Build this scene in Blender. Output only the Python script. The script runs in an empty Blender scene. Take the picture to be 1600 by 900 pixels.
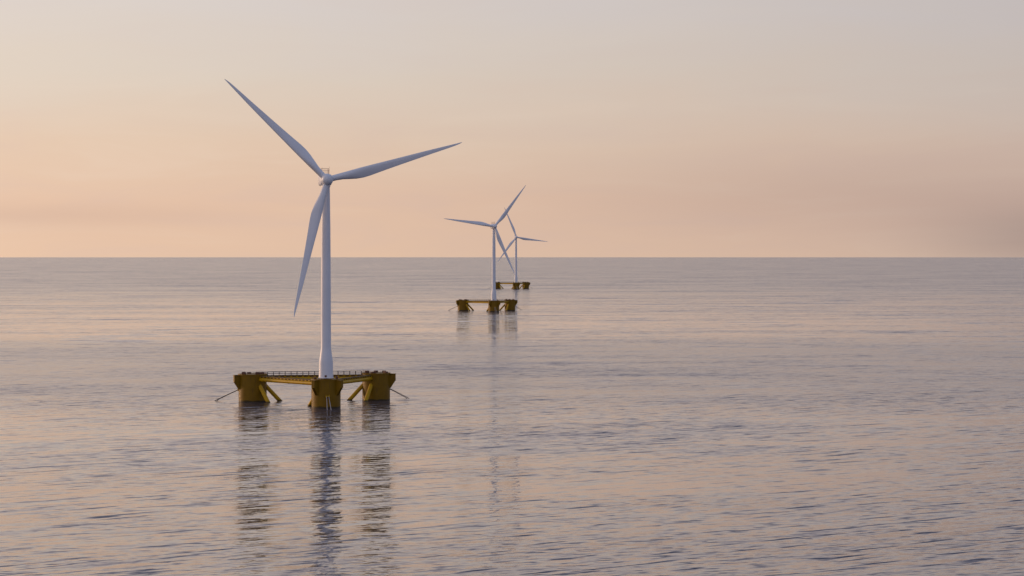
import bpy, bmesh, math, random
from mathutils import Vector, Matrix
random.seed(7)
R = math.radians
scene = bpy.context.scene
COL = scene.collection

# ------------------------------------------------------------------ camera
CAM_H = 67.0
FPX = 3754.0                       # focal length in pixels of a 1600 px wide frame
cam = bpy.data.cameras.new('camera')
cam.sensor_width = 36.0
cam.lens = FPX / 1600 * 36
cam.clip_start = 1.0
cam.clip_end = 200000.0
cam_o = bpy.data.objects.new('camera', cam)
COL.objects.link(cam_o)
cam_o.location = (0, 0, CAM_H)
cam_o.rotation_euler = (R(90) - math.atan(53.0 / FPX), 0, 0)
scene.camera = cam_o

# ------------------------------------------------------------------ colour management
scene.view_settings.view_transform = 'Standard'
scene.view_settings.look = 'None'
scene.view_settings.exposure = 0.0
scene.view_settings.gamma = 1.0
scene.view_settings.use_curve_mapping = False

# ------------------------------------------------------------------ sky
SUN_AZ = R(-62)                    # measured from +Y towards +X
SUN_EL = R(5)
sun_dir = Vector((math.sin(SUN_AZ) * math.cos(SUN_EL), math.cos(SUN_AZ) * math.cos(SUN_EL), math.sin(SUN_EL)))

world = bpy.data.worlds.new('World')
scene.world = world
world.use_nodes = True
nt = world.node_tree
nt.nodes.clear()


class NG:
    """small helper for writing node graphs"""
    def __init__(s, tree): s.t = tree
    def n(s, kind, **kw):
        nd = s.t.nodes.new(kind)
        for k, v in kw.items(): setattr(nd, k, v)
        return nd
    def put(s, sock, v):
        if hasattr(v, 'links'): s.t.links.new(v, sock)
        else: sock.default_value = v
    def m(s, op, a, b=0.0, c=0.0, clamp=False):
        nd = s.n('ShaderNodeMath', operation=op, use_clamp=clamp)
        s.put(nd.inputs[0], a); s.put(nd.inputs[1], b); s.put(nd.inputs[2], c)
        return nd.outputs[0]
    def vm(s, op, a, b=(0, 0, 0)):
        nd = s.n('ShaderNodeVectorMath', operation=op)
        s.put(nd.inputs[0], a); s.put(nd.inputs[1], b)
        return nd.outputs['Value'] if op in ('DOT_PRODUCT', 'LENGTH') else nd.outputs[0]
    def rng(s, v, a, b, c=0.0, d=1.0, kind='SMOOTHSTEP'):
        nd = s.n('ShaderNodeMapRange', interpolation_type=kind, clamp=True)
        for i, x in enumerate((v, a, b, c, d)): s.put(nd.inputs[i], x)
        return nd.outputs[0]
    def mix(s, f, a, b, mode='MIX'):
        nd = s.n('ShaderNodeMix', data_type='RGBA', blend_type=mode)
        s.put(nd.inputs[0], f); s.put(nd.inputs[6], a); s.put(nd.inputs[7], b)
        return nd.outputs[2]
    def comb(s, x, y, z):
        nd = s.n('ShaderNodeCombineXYZ')
        s.put(nd.inputs[0], x); s.put(nd.inputs[1], y); s.put(nd.inputs[2], z)
        return nd.outputs[0]
    def noise(s, vec, scale=1.0, detail=2.0, rough=0.5, dist=0.0):
        nd = s.n('ShaderNodeTexNoise')
        s.put(nd.inputs['Vector'], vec); nd.inputs['Scale'].default_value = scale
        nd.inputs['Detail'].default_value = detail; nd.inputs['Roughness'].default_value = rough
        nd.inputs['Distortion'].default_value = dist
        return nd.outputs[0]
    def ramp(s, f, stops):
        nd = s.n('ShaderNodeValToRGB')
        s.put(nd.inputs[0], f)
        el = nd.color_ramp.elements
        while len(el) < len(stops): el.new(0.5)
        for e, (p, c) in zip(el, stops): e.position = p; e.color = (*c, 1)
        return nd.outputs[0]


g = NG(nt)
tc = g.n('ShaderNodeTexCoord')
sep = g.n('ShaderNodeSeparateXYZ'); nt.links.new(tc.outputs['Generated'], sep.inputs[0])
X, Y, Z = sep.outputs
az = g.m('ARCTAN2', X, Y)                      # 0 straight ahead, + to the right
zz = g.m('MAXIMUM', Z, 0.0)
# soft, wide cloud veils distort the elevation a little
cv = g.comb(g.m('MULTIPLY', X, 7.0), g.m('MULTIPLY', Y, 3.0), g.m('MULTIPLY', Z, 34.0))
veil = g.noise(cv, 1.0, 4.0, 0.5, 0.3)
veil_c = g.m('SUBTRACT', veil, 0.5)
zr = g.m('POWER', g.m('MAXIMUM', g.m('ADD', zz, g.m('MULTIPLY', veil_c, g.m('MULTIPLY', zz, 0.45))), 0.0), 0.5)   # sqrt: more room near the horizon
def P(z): return math.sqrt(z)
sunset = g.ramp(zr, [(0.0, (0.795, 0.545, 0.382)), (P(.022), (0.775, 0.535, 0.388)), (P(.045), (0.75, 0.560, 0.425)),
                     (P(.075), (0.705, 0.600, 0.510)), (P(.107), (0.675, 0.603, 0.567)), (P(.18), (0.80, 0.640, 0.585)),
                     (P(.30), (0.66, 0.575, 0.60)), (P(.6), (0.30, 0.32, 0.43)), (1.0, (0.17, 0.21, 0.34))])
dusk = g.ramp(zr, [(0.0, (0.46, 0.43, 0.54)), (P(.05), (0.50, 0.46, 0.58)), (P(.12), (0.48, 0.48, 0.65)),
                   (P(.30), (0.40, 0.44, 0.63)), (P(.6), (0.29, 0.34, 0.52)), (1.0, (0.17, 0.21, 0.34))])
hl = g.m('SQRT', g.m('ADD', g.m('MULTIPLY', X, X), g.m('MULTIPLY', Y, Y)))
sd = g.m('DIVIDE', g.m('ADD', g.m('MULTIPLY', X, math.sin(SUN_AZ)), g.m('MULTIPLY', Y, math.cos(SUN_AZ))), g.m('MAXIMUM', hl, 1e-3))
side = g.rng(sd, -0.75, 0.72)
base = g.mix(side, dusk, sunset)
# the veil thins towards the sun on the left and thickens to the right
lr = g.rng(az, R(-16), R(15), 1.10, 0.83, 'LINEAR')
wv = g.comb(g.m('MULTIPLY', az, 9.0), g.m('MULTIPLY', Z, 60.0), 3.3)
wisp = g.noise(wv, 1.0, 6.0, 0.55, 0.8)
base = g.mix(g.m('MULTIPLY', g.rng(wisp, 0.45, 0.72), g.rng(Z, 0.035, 0.085, 0.28, 0.07)), base, (0.66, 0.49, 0.43, 1))
base = g.mix(g.m('MULTIPLY', g.rng(wisp, 0.50, 0.25), g.rng(Z, 0.035, 0.085, 0.16, 0.06)), base, (0.84, 0.70, 0.58, 1))
base = g.vm('MULTIPLY', base, g.comb(lr, g.m('MULTIPLY', lr, 1.0), g.m('POWER', lr, 1.05)))
# low distant cloud bank above the horizon on the right, thinner veils elsewhere
u = g.m('DIVIDE', g.m('SUBTRACT', az, R(13.0)), R(3.1))
v = g.m('DIVIDE', g.m('SUBTRACT', Z, 0.007), 0.016)
rr = g.m('ADD', g.m('MULTIPLY', u, u), g.m('MULTIPLY', v, v))
bank = g.m('MULTIPLY', g.m('EXPONENT', g.m('MULTIPLY', rr, -1.0)), g.rng(veil, 0.25, 0.75, 0.5, 1.0))
base = g.mix(g.m('MULTIPLY', bank, 0.75), base, (0.35, 0.265, 0.24, 1))
u2 = g.m('DIVIDE', g.m('SUBTRACT', az, R(9.0)), R(7.0))
v2 = g.m('DIVIDE', g.m('SUBTRACT', Z, 0.024), 0.016)
bank2 = g.m('EXPONENT', g.m('MULTIPLY', g.m('ADD', g.m('MULTIPLY', u2, u2), g.m('MULTIPLY', v2, v2)), -1.0))
base = g.mix(g.m('MULTIPLY', bank2, 0.32), base, (0.42, 0.30, 0.27, 1))
u3 = g.m('DIVIDE', g.m('SUBTRACT', az, R(-10.5)), R(3.5))
v3 = g.m('DIVIDE', g.m('SUBTRACT', Z, 0.016), 0.005)
bank3 = g.m('EXPONENT', g.m('MULTIPLY', g.m('ADD', g.m('MULTIPLY', u3, u3), g.m('MULTIPLY', v3, v3)), -1.0))
base = g.mix(g.m('MULTIPLY', bank3, g.rng(veil, 0.35, 0.7, 0.25, 0.55)), base, (0.66, 0.45, 0.35, 1))
# the physical sky underneath the veil
sky = g.n('ShaderNodeTexSky', sky_type='NISHITA')
sky.sun_disc = False
sky.sun_elevation = SUN_EL
sky.sun_rotation = SUN_AZ
sky.dust_density = 3.0
phys = g.mix(1.0, sky.outputs[0], (0.1, 0.1, 0.1, 1), 'MULTIPLY')
base = g.mix(0.12, base, phys)
bg = g.n('ShaderNodeBackground'); nt.links.new(base, bg.inputs[0]); bg.inputs[1].default_value = 1.10
wo = g.n('ShaderNodeOutputWorld'); nt.links.new(bg.outputs[0], wo.inputs[0])

# ------------------------------------------------------------------ sun (veiled, low, ahead on the left)
sl = bpy.data.lights.new('sun', 'SUN')
sl.energy = 1.5
sl.angle = R(12)
sl.color = (1.0, 0.62, 0.36)
so = bpy.data.objects.new('sun', sl)
COL.objects.link(so)
so.rotation_euler = (-sun_dir).to_track_quat('-Z', 'Y').to_euler()
so.location = (-400, 300, 300)

scene.cycles.max_bounces = 6

# ------------------------------------------------------------------ materials
def mat(name):
    m = bpy.data.materials.new(name); m.use_nodes = True
    t = m.node_tree; t.nodes.clear()
    g = NG(t)
    out = g.n('ShaderNodeOutputMaterial'); p = g.n('ShaderNodeBsdfPrincipled')
    t.links.new(p.outputs[0], out.inputs[0])
    return m, g, p

def water_material():
    m, g, p = mat('sea_water')
    geo = g.n('ShaderNodeNewGeometry')
    s = g.n('ShaderNodeSeparateXYZ'); g.put(s.inputs[0], geo.outputs['Position'])
    x, y = s.outputs[0], s.outputs[1]
    def rot(a):
        c, n = math.cos(R(a)), math.sin(R(a))
        u = g.m('ADD', g.m('MULTIPLY', x, c), g.m('MULTIPLY', y, n))       # along the crests
        w = g.m('SUBTRACT', g.m('MULTIPLY', y, c), g.m('MULTIPLY', x, n))  # across them
        return u, w
    def wave(a, lu, lw, seed, detail=1.5, rough=0.5, dist=0.0):
        u, w = rot(a)
        v = g.comb(g.m('DIVIDE', u, lu), g.m('DIVIDE', w, lw), seed)
        return g.m('SUBTRACT', g.noise(v, 1.0, detail, rough, dist), 0.5)
    swell = wave(38, 60, 9, 3.1, 1.0)
    chop = wave(26, 11, 3.0, 11.7, 2.0, 0.55)
    ripple = wave(10, 3.0, 0.9, 23.9, 2.0, 0.6)
    cross = wave(70, 5.0, 2.2, 31.3, 2.0, 0.5)
    # wind patches: catspaws hundreds of metres wide next to slick, calm water
    pa = wave(6, 420, 150, 41.0, 4.0, 0.62, 0.5)
    pb = wave(-4, 150, 60, 47.0, 2.0, 0.5, 0.4)
    patch = g.m('ADD', g.m('MULTIPLY', pa, 1.2), g.m('MULTIPLY', pb, 0.6))
    wind = g.rng(patch, -0.22, 0.26, 0.55, 1.45)
    gust = g.rng(patch, 0.10, 0.30, 0.0, 1.0)
    # the breeze freshens further out: steeper, rougher sea towards the horizon
    far = g.rng(g.vm('LENGTH', geo.outputs['Position']), 1900.0, 6500.0)
    mid = g.m('MULTIPLY', g.rng(y, 930.0, 1250.0), g.rng(y, 2050.0, 1650.0))
    near = g.rng(y, 1000.0, 600.0)
    bias = g.m('SUBTRACT', g.m('ADD', 0.004, g.m('MULTIPLY', g.rng(patch, -0.20, 0.14, 1.0, 0.0), 0.024)), g.m('MULTIPLY', g.m('MULTIPLY', gust, g.m('SUBTRACT', 1.0, near)), 0.035))
    bias = g.m('SUBTRACT', g.m('ADD', bias, g.m('MULTIPLY', near, 0.020)), g.m('ADD', g.m('MULTIPLY', far, 0.024), g.m('MULTIPLY', mid, 0.008)))
    lane = g.m('MULTIPLY', g.rng(wave(3, 130, 58, 71.0, 3.0, 0.55, 0.6), 0.085, 0.15), g.rng(y, 900.0, 1600.0, 0.0, 0.8))
    bias = g.m('SUBTRACT', bias, g.m('MULTIPLY', lane, 0.11))
    # a breeze lane crossing in front of the nearest float
    ly = g.m('ADD', g.m('SUBTRACT', y, g.m('MULTIPLY', x, 0.5)), g.m('MULTIPLY', pb, 260.0))
    band = g.m('MULTIPLY', g.m('MULTIPLY', g.rng(ly, 770.0, 830.0), g.rng(ly, 990.0, 900.0)), g.m('MULTIPLY', g.rng(x, -250.0, -110.0), g.rng(x, 190.0, 40.0)))
    bias = g.m('SUBTRACT', bias, g.m('MULTIPLY', band, 0.040))
    swell = g.m('MULTIPLY', swell, g.m('SUBTRACT', 1.0, g.m('MULTIPLY', far, 0.65)))
    # regular trains of wavelets
    def train(a, lam, seed, wob):
        u, w = rot(a)
        ph = g.noise(g.comb(g.m('DIVIDE', u, 60.0), g.m('DIVIDE', w, 30.0), seed), 1.0, 2.0, 0.5)
        am = g.rng(g.noise(g.comb(g.m('DIVIDE', u, 22.0), g.m('DIVIDE', w, 12.0), seed + 5.0), 1.0, 1.0, 0.5), 0.38, 0.66)
        return g.m('MULTIPLY', am, g.m('SINE', g.m('MULTIPLY', 6.2832, g.m('ADD', g.m('DIVIDE', w, lam), g.m('MULTIPLY', ph, wob)))))
    trains = g.m('ADD', g.m('MULTIPLY', train(31, 8.5, 81.0, 5.0), 0.030), g.m('MULTIPLY', train(20, 4.6, 91.0, 6.0), 0.025))
    bias = g.m('ADD', bias, g.m('MULTIPLY', trains, g.m('SUBTRACT', 1.0, g.m('MULTIPLY', far, 0.8))))
    wind = g.m('MULTIPLY', wind, g.m('ADD', 1.0, g.m('MULTIPLY', far, 0.7)))
    sy = g.m('ADD', g.m('MULTIPLY', swell, SWELL), g.m('MULTIPLY', g.m('ADD', g.m('MULTIPLY', chop, CHOP), g.m('MULTIPLY', ripple, RIP)), wind))
    # steeper crest faces, sparse and long, turned to the open side of the sea
    cr1 = g.rng(wave(38, 26, 3.6, 57.0, 2.0, 0.55), 0.07, 0.20)
    cr2 = g.rng(wave(21, 7.5, 1.7, 63.0, 2.0, 0.55), 0.06, 0.17)
    crest = g.m('ADD', g.m('MULTIPLY', cr1, CREST), g.m('MULTIPLY', cr2, CREST * 0.8))
    sy = g.m('ADD', sy, g.m('MULTIPLY', crest, g.m('MULTIPLY', wind, -1.0)))
    sy = g.m('ADD', sy, bias)
    sx = g.m('ADD', g.m('MULTIPLY', swell, -SWELL * 0.5), g.m('MULTIPLY', g.m('MULTIPLY', cross, CROSS), wind))
    n = g.vm('NORMALIZE', g.comb(sx, sy, 1.0))
    p.inputs['Base Color'].default_value = (0.040, 0.048, 0.082, 1)
    p.inputs['IOR'].default_value = 1.45
    g.put(p.inputs['Roughness'], g.m('ADD', g.rng(patch, -0.2, 0.3, 0.055, 0.09), g.m('ADD', g.rng(y, 2200.0, 5000.0, 0.0, 0.08), g.m('MULTIPLY', mid, 0.09))))
    g.put(p.inputs['Normal'], n)
    return m
SWELL, CHOP, RIP, CROSS, CREST = 0.15, 0.26, 0.28, 0.22, 0.21
WATER = water_material()

def paint(name, col, rough, var=0.08, grime=None, scale=0.35, metal=0.0, wet=False, streak=0.0, spec=0.22):
    m, g, p = mat(name)
    tcn = g.n('ShaderNodeTexCoord')
    pos = tcn.outputs['Object']
    n1 = g.noise(pos, scale, 5.0, 0.6)
    dark = tuple(c * (1 - var * 3) for c in col)
    c = g.mix(g.rng(n1, 0.35, 0.72), (*col, 1), (*dark, 1))
    if streak:
        mp = g.n('ShaderNodeMapping'); g.put(mp.inputs[0], pos); mp.inputs['Scale'].default_value = (1.6, 1.6, 0.12)
        n2 = g.noise(mp.outputs[0], 1.0, 4.0, 0.6)
        c = g.mix(g.m('MULTIPLY', g.rng(n2, 0.52, 0.75), streak), c, (*grime, 1))
    if wet:
        geo = g.n('ShaderNodeNewGeometry'); s = g.n('ShaderNodeSeparateXYZ'); g.put(s.inputs[0], geo.outputs['Position'])
        e = g.m('ADD', s.outputs[2], g.m('MULTIPLY', g.m('SUBTRACT', n1, 0.5), 1.4))
        c = g.mix(g.rng(e, 0.3, 0.9, 0.8, 0.0), c, (0.022, 0.020, 0.012, 1))
    g.put(p.inputs['Base Color'], c)
    p.inputs['Roughness'].default_value = rough
    p.inputs['Metallic'].default_value = metal
    p.inputs['Specular IOR Level'].default_value = spec
    return m

WHITE = paint('white_turbine_paint', (0.82, 0.82, 0.84), 0.38, 0.02, (0.36, 0.35, 0.34), 0.12, streak=0.12, spec=0.4)
YEL = paint('amber_hull_paint', (0.235, 0.122, 0.0008), 0.5, 0.06, (0.10, 0.05, 0.015), 0.3, wet=True, streak=0.5)
YBEAM = paint('yellow_beam_paint', (0.58, 0.33, 0.005), 0.45, 0.05, (0.22, 0.11, 0.03), 0.3, wet=True, streak=0.3)
RUST = paint('red_brown_steel', (0.16, 0.075, 0.05), 0.6, 0.1)
RAIL = paint('weathered_orange_rail', (0.42, 0.24, 0.17), 0.6, 0.05)
STEEL = paint('grey_galvanised_steel', (0.20, 0.18, 0.17), 0.5, 0.05, metal=0.3)
ROPE = paint('dark_mooring_chain', (0.13, 0.10, 0.09), 0.6, 0.05)
ROPE_L = paint('pale_mooring_cable', (0.42, 0.40, 0.40), 0.45, 0.05)
DECK = paint('dark_deck_steel', (0.12, 0.075, 0.03), 0.7, 0.1)

# ------------------------------------------------------------------ mesh helpers
class MB:
    def __init__(s): s.bm = bmesh.new()
    def box(s, c, d, rz=0.0, bev=0.0):
        r = bmesh.ops.create_cube(s.bm, size=1.0)
        M = Matrix.Translation(c) @ Matrix.Rotation(rz, 4, 'Z') @ Matrix.Diagonal((*d, 1))
        bmesh.ops.transform(s.bm, matrix=M, verts=r['verts'])
        if bev:
            es = list({e for vv in r['verts'] for e in vv.link_edges})
            bmesh.ops.bevel(s.bm, geom=es, offset=bev, segments=2, affect='EDGES', profile=0.5)
        return s
    def tube(s, a, b, r, r2=None, seg=16, cap=True):
        a = Vector(a); b = Vector(b); d = b - a
        M = Matrix.Translation((a + b) / 2) @ d.to_track_quat('Z', 'Y').to_matrix().to_4x4()
        bmesh.ops.create_cone(s.bm, cap_ends=cap, segments=seg, radius1=r, radius2=r if r2 is None else r2, depth=d.length, matrix=M)
        return s
    def lathe(s, prof, seg=48, M=None, cap=True):
        rings = []
        for (r, z) in prof:
            if r < 1e-5: rings.append([s.bm.verts.new((0, 0, z))]); continue
            rings.append([s.bm.verts.new((r * math.cos(2 * math.pi * i / seg), r * math.sin(2 * math.pi * i / seg), z)) for i in range(seg)])
        for A, B in zip(rings, rings[1:]):
            for i in range(seg):
                j = (i + 1) % seg
                if len(A) == 1 and len(B) > 1: s.bm.faces.new((A[0], B[i], B[j]))
                elif len(B) == 1 and len(A) > 1: s.bm.faces.new((A[i], A[j], B[0]))
                elif len(A) > 1: s.bm.faces.new((A[i], A[j], B[j], B[i]))
        if cap:
            if len(rings[0]) > 1: s.bm.faces.new(rings[0][::-1])
            if len(rings[-1]) > 1: s.bm.faces.new(rings[-1])
        if M is not None: bmesh.ops.transform(s.bm, matrix=M, verts=[q for r_ in rings for q in r_])
        return s
    def prism(s, pts, h, M=None):
        """pts in xz plane, thickness h along y"""
        A = [s.bm.verts.new((x, -h / 2, z)) for x, z in pts]; B = [s.bm.verts.new((x, h / 2, z)) for x, z in pts]
        s.bm.faces.new(A); s.bm.faces.new(B[::-1])
        for i in range(len(pts)):
            j = (i + 1) % len(pts); s.bm.faces.new((A[j], A[i], B[i], B[j]))
        if M is not None: bmesh.ops.transform(s.bm, matrix=M, verts=A + B)
        return s
    def build(s, name, m, parent=None, smooth=35):
        bmesh.ops.recalc_face_normals(s.bm, faces=s.bm.faces[:])
        me = bpy.data.meshes.new(name); s.bm.to_mesh(me); s.bm.free()
        me.materials.append(m)
        if smooth:
            for f in me.polygons: f.use_smooth = True
            me.set_sharp_from_angle(angle=R(smooth))
        o = bpy.data.objects.new(name, me); COL.objects.link(o)
        if parent: o.parent = parent
        return o

# ------------------------------------------------------------------ the sea: one disc out to the horizon
bm = bmesh.new()
radii = [0, 400, 1200, 3000, 8000, 20000, 50300]
SEG = 256
prev = None
for r in radii:
    if r == 0: prev = [bm.verts.new((0, 0, 0))]; continue
    cur = [bm.verts.new((r * math.cos(2 * math.pi * i / SEG), r * math.sin(2 * math.pi * i / SEG), 0)) for i in range(SEG)]
    for i in range(SEG):
        j = (i + 1) % SEG
        if len(prev) == 1: bm.faces.new((prev[0], cur[i], cur[j]))
        else: bm.faces.new((prev[i], cur[i], cur[j], prev[j]))
    prev = cur
me = bpy.data.meshes.new('sea'); bm.to_mesh(me); bm.free(); me.materials.append(WATER)
sea = bpy.data.objects.new('sea', me); COL.objects.link(sea)
sea['kind'] = 'structure'

# ------------------------------------------------------------------ floating turbine
CR = 6.37                                   # hull column radius
HT = 12.5                                   # hull column height above water
P0 = Vector((0, 0)); P1 = Vector((-36.75, 43.2)); P2 = Vector((18.9, 53.5))
CEN = (P0 + P1 + P2) / 3
HUB_Z = 99.3
OVER = 4.6
TILT = R(5)
BLADE = 61.9

def build_tower(root):
    b = MB()
    prof = [(3.42, 12.85), (3.42, 13.1), (3.2, 13.12), (3.06, 15.5), (3.04, 19.9), (2.96, 20.6), (2.30, 25.4), (2.22, 26.2), (2.18, 40), (2.10, 60), (2.0, 78), (1.75, 96.6), (1.75, 97.0)]
    b.lathe(prof, 64)
    t = b.build('tower', WHITE, root)
    for z, r in ((38.0, 2.19), (66.0, 2.07)):   # joint flanges between tower cans
        f = MB()
        f.lathe([(r - 0.02, z - .06), (r + .025, z - .06), (r + .025, z + .06), (r - 0.02, z + .06)], 64, cap=False)
        f.build('flange', WHITE, t)
    d = MB().box((0.1, -3.28, 13.75), (0.9, 0.2, 0.9), 0, 0.04)
    d.build('hatch', RUST, t)
    return t

def airfoil(n=28):
    """closed outline, x from leading (0) to trailing (1) edge, y thickness for t/c = 1"""
    pts = []
    for i in range(n):
        a = 2 * math.pi * i / n
        xx = 0.5 * (1 + math.cos(a))        # 1..0..1
        yt = 5 * (0.2969 * math.sqrt(xx) - 0.1260 * xx - 0.3516 * xx ** 2 + 0.2843 * xx ** 3 - 0.1036 * xx ** 4)
        pts.append((xx, yt if a <= math.pi else -yt, a))
    return pts

def lerp_tab(tab, t):
    for (a, va), (b, vb) in zip(tab, tab[1:]):
        if t <= b:
            k = (t - a) / (b - a); k = k * k * (3 - 2 * k) if False else k
            return va + (vb - va) * k
    return tab[-1][1]

def build_blade(root):
    b = MB()
    chord = [(0, 2.6), (.03, 2.6), (.08, 2.95), (.13, 3.65), (.18, 4.3), (.23, 4.62), (.28, 4.5), (.4, 3.75), (.55, 2.95), (.7, 2.2), (.85, 1.42), (.94, 0.9), (.985, 0.45), (1, 0.10)]
    le = [(0, -1.3), (.05, -1.3), (.23, -1.32), (.5, -0.95), (.75, -.6), (1, -0.05)]
    thick = [(0, 1), (.05, .98), (.1, .75), (.16, .5), (.23, .34), (.35, .27), (.6, .2), (1, .16)]
    circ = [(0, 1), (.05, 1), (.10, .7), (.16, .3), (.23, 0), (1, 0)]
    twist = [(0, 14), (.1, 14), (.25, 10), (.5, 4), (.8, 0), (1, -1)]
    N = 28; rings = []
    r0 = 1.9
    ts = [0, .03, .05, .08, .105, .13, .155, .18, .205, .23, .255, .28, .32, .37, .43, .5, .57, .64, .7, .76, .82, .88, .92, .95, .975, .99, 1]
    for t in ts:
        c = lerp_tab(chord, t); l0 = lerp_tab(le, t); th = lerp_tab(thick, t); k = lerp_tab(circ, t); tw = R(lerp_tab(twist, t))
        ring = []
        for (xx, yy, a) in airfoil(N):
            ax, ay = l0 + xx * c, yy * th * c
            cx, cy = l0 + c / 2 + c / 2 * math.cos(a), c / 2 * math.sin(a)
            px, py = ax * (1 - k) + cx * k, ay * (1 - k) + cy * k
            qx, qy = px * math.cos(tw) - py * math.sin(tw), px * math.sin(tw) + py * math.cos(tw)
            ring.append(b.bm.verts.new((qx, qy - 2.2 * t * t, r0 + t * (BLADE - r0))))
        rings.append(ring)
    for A, B in zip(rings, rings[1:]):
        for i in range(N):
            j = (i + 1) % N; b.bm.faces.new((A[i], A[j], B[j], B[i]))
    b.bm.faces.new(rings[0][::-1]); b.bm.faces.new(rings[-1])
    return b.build('blade', WHITE, root, 50)

def build_hub(root):
    b = MB()
    Mx = Matrix.Rotation(R(90), 4, 'X')     # lathe axis z -> -y (forward)
    b.lathe([(2.1, -2.3), (2.45, -2.0), (2.55, -0.8), (2.55, 0.8), (2.42, 1.6), (2.1, 2.35), (1.6, 2.95), (1.0, 3.35), (0.45, 3.52), (0, 3.57)], 48, Mx)
    h = b.build('hub', WHITE, root, 60)
    return h

def build_nacelle(root):
    b = MB()                                # origin: tower top centre at hub height; forward is -y
    b.box((0, 3.0, 0.1), (5.0, 9.6, 5.0), 0, 0.9)
    b.lathe([(2.3, 0), (2.3, 1.0)], 40, Matrix.Translation((0, -2.0, 0)) @ Matrix.Rotation(R(90), 4, 'X'))
    b.lathe([(1.95, -3.1), (1.95, -2.3)], 40)
    n = b.build('nacelle', WHITE, root, 50)
    c = MB().box((0, 5.9, 2.75), (4.0, 2.6, 0.6), 0, 0.15)
    c.build('cooler_top', WHITE, n)
    r = MB()
    for zz_ in (3.65, 4.4, 5.1):
        for yy in (0.6, 5.2): r.tube((-1.6, yy, zz_), (1.6, yy, zz_), 0.045, seg=8)
        for xx in (-1.6, 1.6): r.tube((xx, 0.6, zz_), (xx, 5.2, zz_), 0.045, seg=8)
    for xx in (-1.6, 1.6):
        for yy in (0.6, 2.9, 5.2): r.tube((xx, yy, 2.7), (xx, yy, 5.1), 0.055, seg=8)
    r.tube((1.6, 0.6, 5.1), (1.6, 0.6, 5.9), 0.045, seg=8); r.tube((-1.6, 0.6, 5.1), (-1.6, .6, 5.6), 0.045, seg=8)
    r.build('roof_railing', RAIL, n)
    w = MB().tube((1.9, 7.0, 3.0), (1.9, 7.0, 4.6), 0.06, seg=8).box((1.9, 7.0, 4.65), (0.7, 0.12, 0.12))
    w.build('wind_vane', STEEL, n)
    return n

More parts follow.
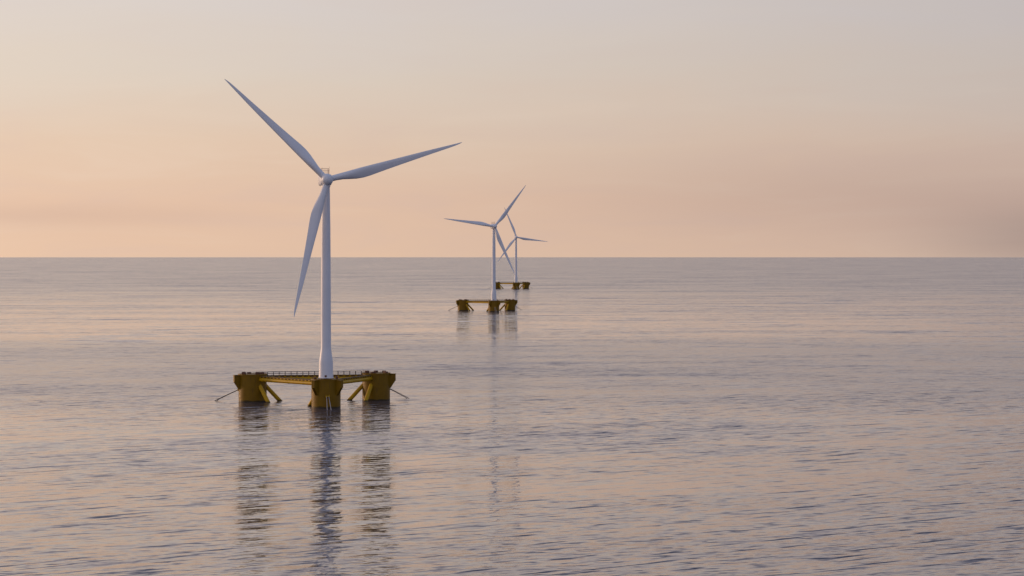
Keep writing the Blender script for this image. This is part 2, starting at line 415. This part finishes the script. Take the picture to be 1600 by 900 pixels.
def build_column(root, p, others, bare_front):
    out = (p - CEN).normalized(); ang = math.atan2(out.y, out.x)
    b = MB().lathe([(CR, -6), (CR, 2.4), (CR + .04, 2.42), (CR + .04, 2.62), (CR, 2.64), (CR, 7.4), (CR + .04, 7.42), (CR + .04, 7.62), (CR, 7.64), (CR, 11.9)], 72)
    c = b.build('column', YEL, root); c.location = (p.x, p.y, 0)
    # deck plate on top, with a rim
    d = MB().lathe([(CR, 11.9), (CR + .28, 11.95), (CR + .28, HT), (CR + .10, HT), (CR + .10, HT - .12), (0, HT - .12)], 72)
    # landing platforms carried by the brackets
    for s in (-1, 1):
        a = ang + s * R(45)
        M = Matrix.Rotation(a, 4, 'Z')
        d.prism([(CR - .4, 11.96), (CR + 2.75, 11.96), (CR + 2.75, 12.16), (CR - .4, 12.16)], 2.4, M)
    d.build('deck', YEL, c)
    for s in (-1, 1):
        a = ang + s * R(45)
        M = Matrix.Rotation(a, 4, 'Z')
        k = MB().prism([(CR - .1, 11.95), (CR + 2.5, 11.95), (CR + 2.5, 8.9), (CR + 0.35, 5.5), (CR - .1, 5.5)], 0.14, M)
        for off in (-0.7, 0.7):
            k.prism([(CR - .3, 11.95), (CR + 2.5, 11.95), (CR + 2.5, 8.9), (CR + 0.2, 5.5), (CR - .3, 5.5)], 0.12, M @ Matrix.Translation((0, off, 0)))
        k.box(M @ Vector((CR + 2.56, 0, 10.4)), (0.1, 1.6, 3.1), a)
        k.build('bracket', YEL, c)
    # fairlead for the mooring pair
    M = Matrix.Rotation(ang, 4, 'Z')
    fl = MB()
    for off in (-0.7, 0.7): fl.prism([(CR - .1, 6.0), (CR + .9, 5.6), (CR + .9, 4.7), (CR - .1, 4.3)], 0.18, M @ Matrix.Translation((0, off, 0)))
    fl.tube(M @ Vector((CR + .6, -1.0, 5.2)), M @ Vector((CR + .6, 1.0, 5.2)), 0.28, seg=12)
    fl.build('fairlead', YBEAM, c)
    # deck gear
    gear = [(-3.6, 2.2, 1.8, 1.3, 1.1), (-3.4, -2.4, 2.2, 1.2, 0.8), (2.6, 3.6, 1.5, 1.5, 0.9), (3.2, -3.0, 1.2, 2.2, 0.7)] if not bare_front else [(0.2, 4.7, 2.0, 1.0, 1.0), (0.0, -4.8, 1.9, 1.1, 0.8), (-4.6, 0.4, 1.2, 1.8, .9)]
    for (gx, gy, sx, sy, sz) in gear:
        q = M @ Vector((gx, gy, 0))
        MB().box((q.x, q.y, HT - .12 + sz / 2), (sx, sy, sz), ang, 0.08).build('equipment_box', RUST, c)
    if not bare_front:
        w = MB()                            # winch drum with its frame
        q0 = M @ Vector((4.6, -0.9, 0)); q1 = M @ Vector((4.6, 0.9, 0))
        w.tube((q0.x, q0.y, HT + .45), (q1.x, q1.y, HT + .45), 0.42, seg=16)
        for q in (q0, q1): w.box((q.x, q.y, HT + .35), (0.9, 0.16, 0.95), ang, 0.04)
        w.build('winch', RUST, c)
    # handrail round the inboard half of the deck
    h = MB(); n = 14; rr_ = CR - .15; prevp = None
    span = R(100) if not bare_front else R(85)
    for i in range(n + 1):
        a = ang + math.pi - span + 2 * span * i / n
        q = Vector((rr_ * math.cos(a), rr_ * math.sin(a), HT - .1))
        h.tube(q, q + Vector((0, 0, 1.1)), 0.04, seg=6)
        if prevp is not None:
            for dz in (0.55, 1.1): h.tube(prevp + Vector((0, 0, dz)), q + Vector((0, 0, dz)), 0.035, seg=6)
        prevp = q
    h.build('handrail', RUST, c)
    # mooring lines
    for s in (-1, 1):
        a = ang + s * R(2.0) - (R(3) if bare_front else 0)
        st = M @ Vector((CR + .7, 0.45 * s, 5.1)); dr = Vector((math.cos(a), math.sin(a), 0))
        st = st + Vector((p.x, p.y, 0))
        pts = [st + dr * (L) + Vector((0, 0, -5.1 * (L / 11.5) ** 1.06 if L else 0)) for L in (0, 3, 6, 9, 12, 16)]
        ml = MB()
        for A, B in zip(pts, pts[1:]): ml.tube(A, B, 0.13, seg=8)
        ml.build('mooring_line', ROPE_L if bare_front else ROPE, root)
    # diagonal braces going down into the water
    for o in others:
        dr = (o - p).normalized()
        A = Vector((p.x, p.y, 0)) + Vector((dr.x * (CR - .8), dr.y * (CR - .8), 7.4))
        Bp = Vector((p.x, p.y, 0)) + Vector((dr.x * (CR + 9.0), dr.y * (CR + 9.0), -3.2))
        MB().tube(A, Bp, 0.92, seg=28).build('brace', YBEAM, root)

def build_beam(root, a, b, rail, gangway_side):
    d = (b - a); L = d.length; u = d / L; n = Vector((-u.y, u.x)) * gangway_side    # n: side the walkway leans to
    ang = math.atan2(u.y, u.x)
    t0, t1 = CR - .2, L - CR + .2
    def pt(t, off, z): q = a + u * t + n * off; return Vector((q.x, q.y, z))
    bmn = MB().tube(pt(t0, 0, 10.05), pt(t1, 0, 10.05), 0.86, seg=36)
    for t in (t0 + 1.2, L / 2, t1 - 1.2): bmn.tube(pt(t - .12, 0, 10.05), pt(t + .12, 0, 10.05), 0.93, seg=36)
    o = bmn.build('beam', YBEAM, root)
    w = MB()
    c = pt(L / 2, 0.35, 11.72)
    w.box(c, (L - 2 * CR, 1.9, 0.10), ang)
    for off in (-0.62, 1.32):               # stringers
        w.box(pt(L / 2, off, 11.58), (L - 2 * CR, 0.10, 0.16), ang)
    w.build('walkway', DECK, o)
    MB().box(pt(L / 2, 0.35, 11.12), (L - 2 * CR, 0.9, 0.42), ang).build('dark_backing', RUST, o)  # dark strip added between the gussets as a backdrop, so their teeth stand out
    k = MB()                                # supports: short triangular gussets under the walkway
    N = int((L - 2 * CR) / 2.6)
    M0 = Matrix.Rotation(ang, 4, 'Z')
    for i in range(N + 1):
        t = CR + .3 + i * (L - 2 * CR - .6) / N
        for s_ in (-1, 1):
            q = pt(t, 0.35 + 0.0, 0)
            M = Matrix.Translation((q.x, q.y, 0)) @ M0
            e = 0.80 * s_
            k.prism([(-0.75, 11.49), (0.75, 11.49), (0.0, 10.70)], 0.10, M @ Matrix.Translation((0, e, 0)))
        k.box((pt(t, .35, 11.4)), (0.12, 1.7, 0.14), ang)
    for s_ in (-1, 1): k.box(pt(L / 2, 0.35 + 0.8 * s_, 11.40), (L - 2 * CR - 0.2, 0.16, 0.10), ang)
    k.build('walkway_supports', YBEAM, o)
    if rail:
        r = MB(); N = int((L - 2 * CR) / 2.6)
        for off in (-0.55, 1.25):
            for i in range(N + 1):
                t = CR + .4 + i * (L - 2 * CR - .8) / N
                r.tube(pt(t, off, 11.6), pt(t, off, 13.35), 0.11, seg=8)
            for z in (12.5, 13.35): r.tube(pt(CR + .4, off, z), pt(L - CR - .4, off, z), 0.08 if z < 13 else .10, seg=8)
        r.build('railing', STEEL, o)

def Mrot(yaw): return Matrix.Translation((0, 0, HUB_Z)) @ Matrix.Rotation(yaw, 4, 'Z')
def set_head(parts, yaw, phi):
    parts['nacelle'].matrix_local = Mrot(yaw)
    H = Mrot(yaw) @ Matrix.Translation((0, -OVER, 0)) @ Matrix.Rotation(-TILT, 4, 'X')
    parts['hub'].matrix_local = H
    for i, b in enumerate(parts['blades']):
        b.matrix_local = H @ Matrix.Rotation(R(phi + 120 * i), 4, 'Y')

root = bpy.data.objects.new('floating_wind_turbine', None); COL.objects.link(root)
build_tower(root)
parts = {'nacelle': build_nacelle(root), 'hub': build_hub(root)}
b0 = build_blade(root)
bl = [b0]
for i in range(2):
    c = b0.copy(); COL.objects.link(c); c.parent = root; bl.append(c)
parts['blades'] = bl
build_column(root, P0, (P1, P2), True)
build_column(root, P1, (P0, P2), False)
build_column(root, P2, (P0, P1), False)
build_beam(root, P0, P1, False, -1)
build_beam(root, P0, P2, False, 1)
build_beam(root, P1, P2, True, 1)

def copy_tree(o, parent=None):
    c = o.copy(); COL.objects.link(c)
    if parent: c.parent = parent
    for ch in list(o.children): copy_tree(ch, c)
    return c

def place(px, D): return ((px - 800) / FPX * D, D, 0)
specs = [
    (root, place(509.2, 1050), 11.5, 74.3, 'nearest and largest white wind turbine on an amber three-column float'),
    (None, place(771.5, 2809), 14, 38.0, 'middle one of the three white wind turbines in distance, its amber float seen whole'),
    (None, place(806.2, 4600), 10, 98.0, 'smallest and farthest white wind turbine, its float partly behind the tower of another'),
]
for i, (o, loc, yaw, phi, label) in enumerate(specs):
    if o is None:
        o = copy_tree(root)
    o.location = loc
    kids = list(o.children)
    ps = {'nacelle': [k for k in kids if k.name.startswith('nacelle')][0], 'hub': [k for k in kids if k.name.startswith('hub')][0],
          'blades': [k for k in kids if k.name.startswith('blade')]}
    set_head(ps, R(yaw), phi)
    o['label'] = label
    o['category'] = 'wind turbine'
    o['group'] = 'floating wind turbines on the sea'
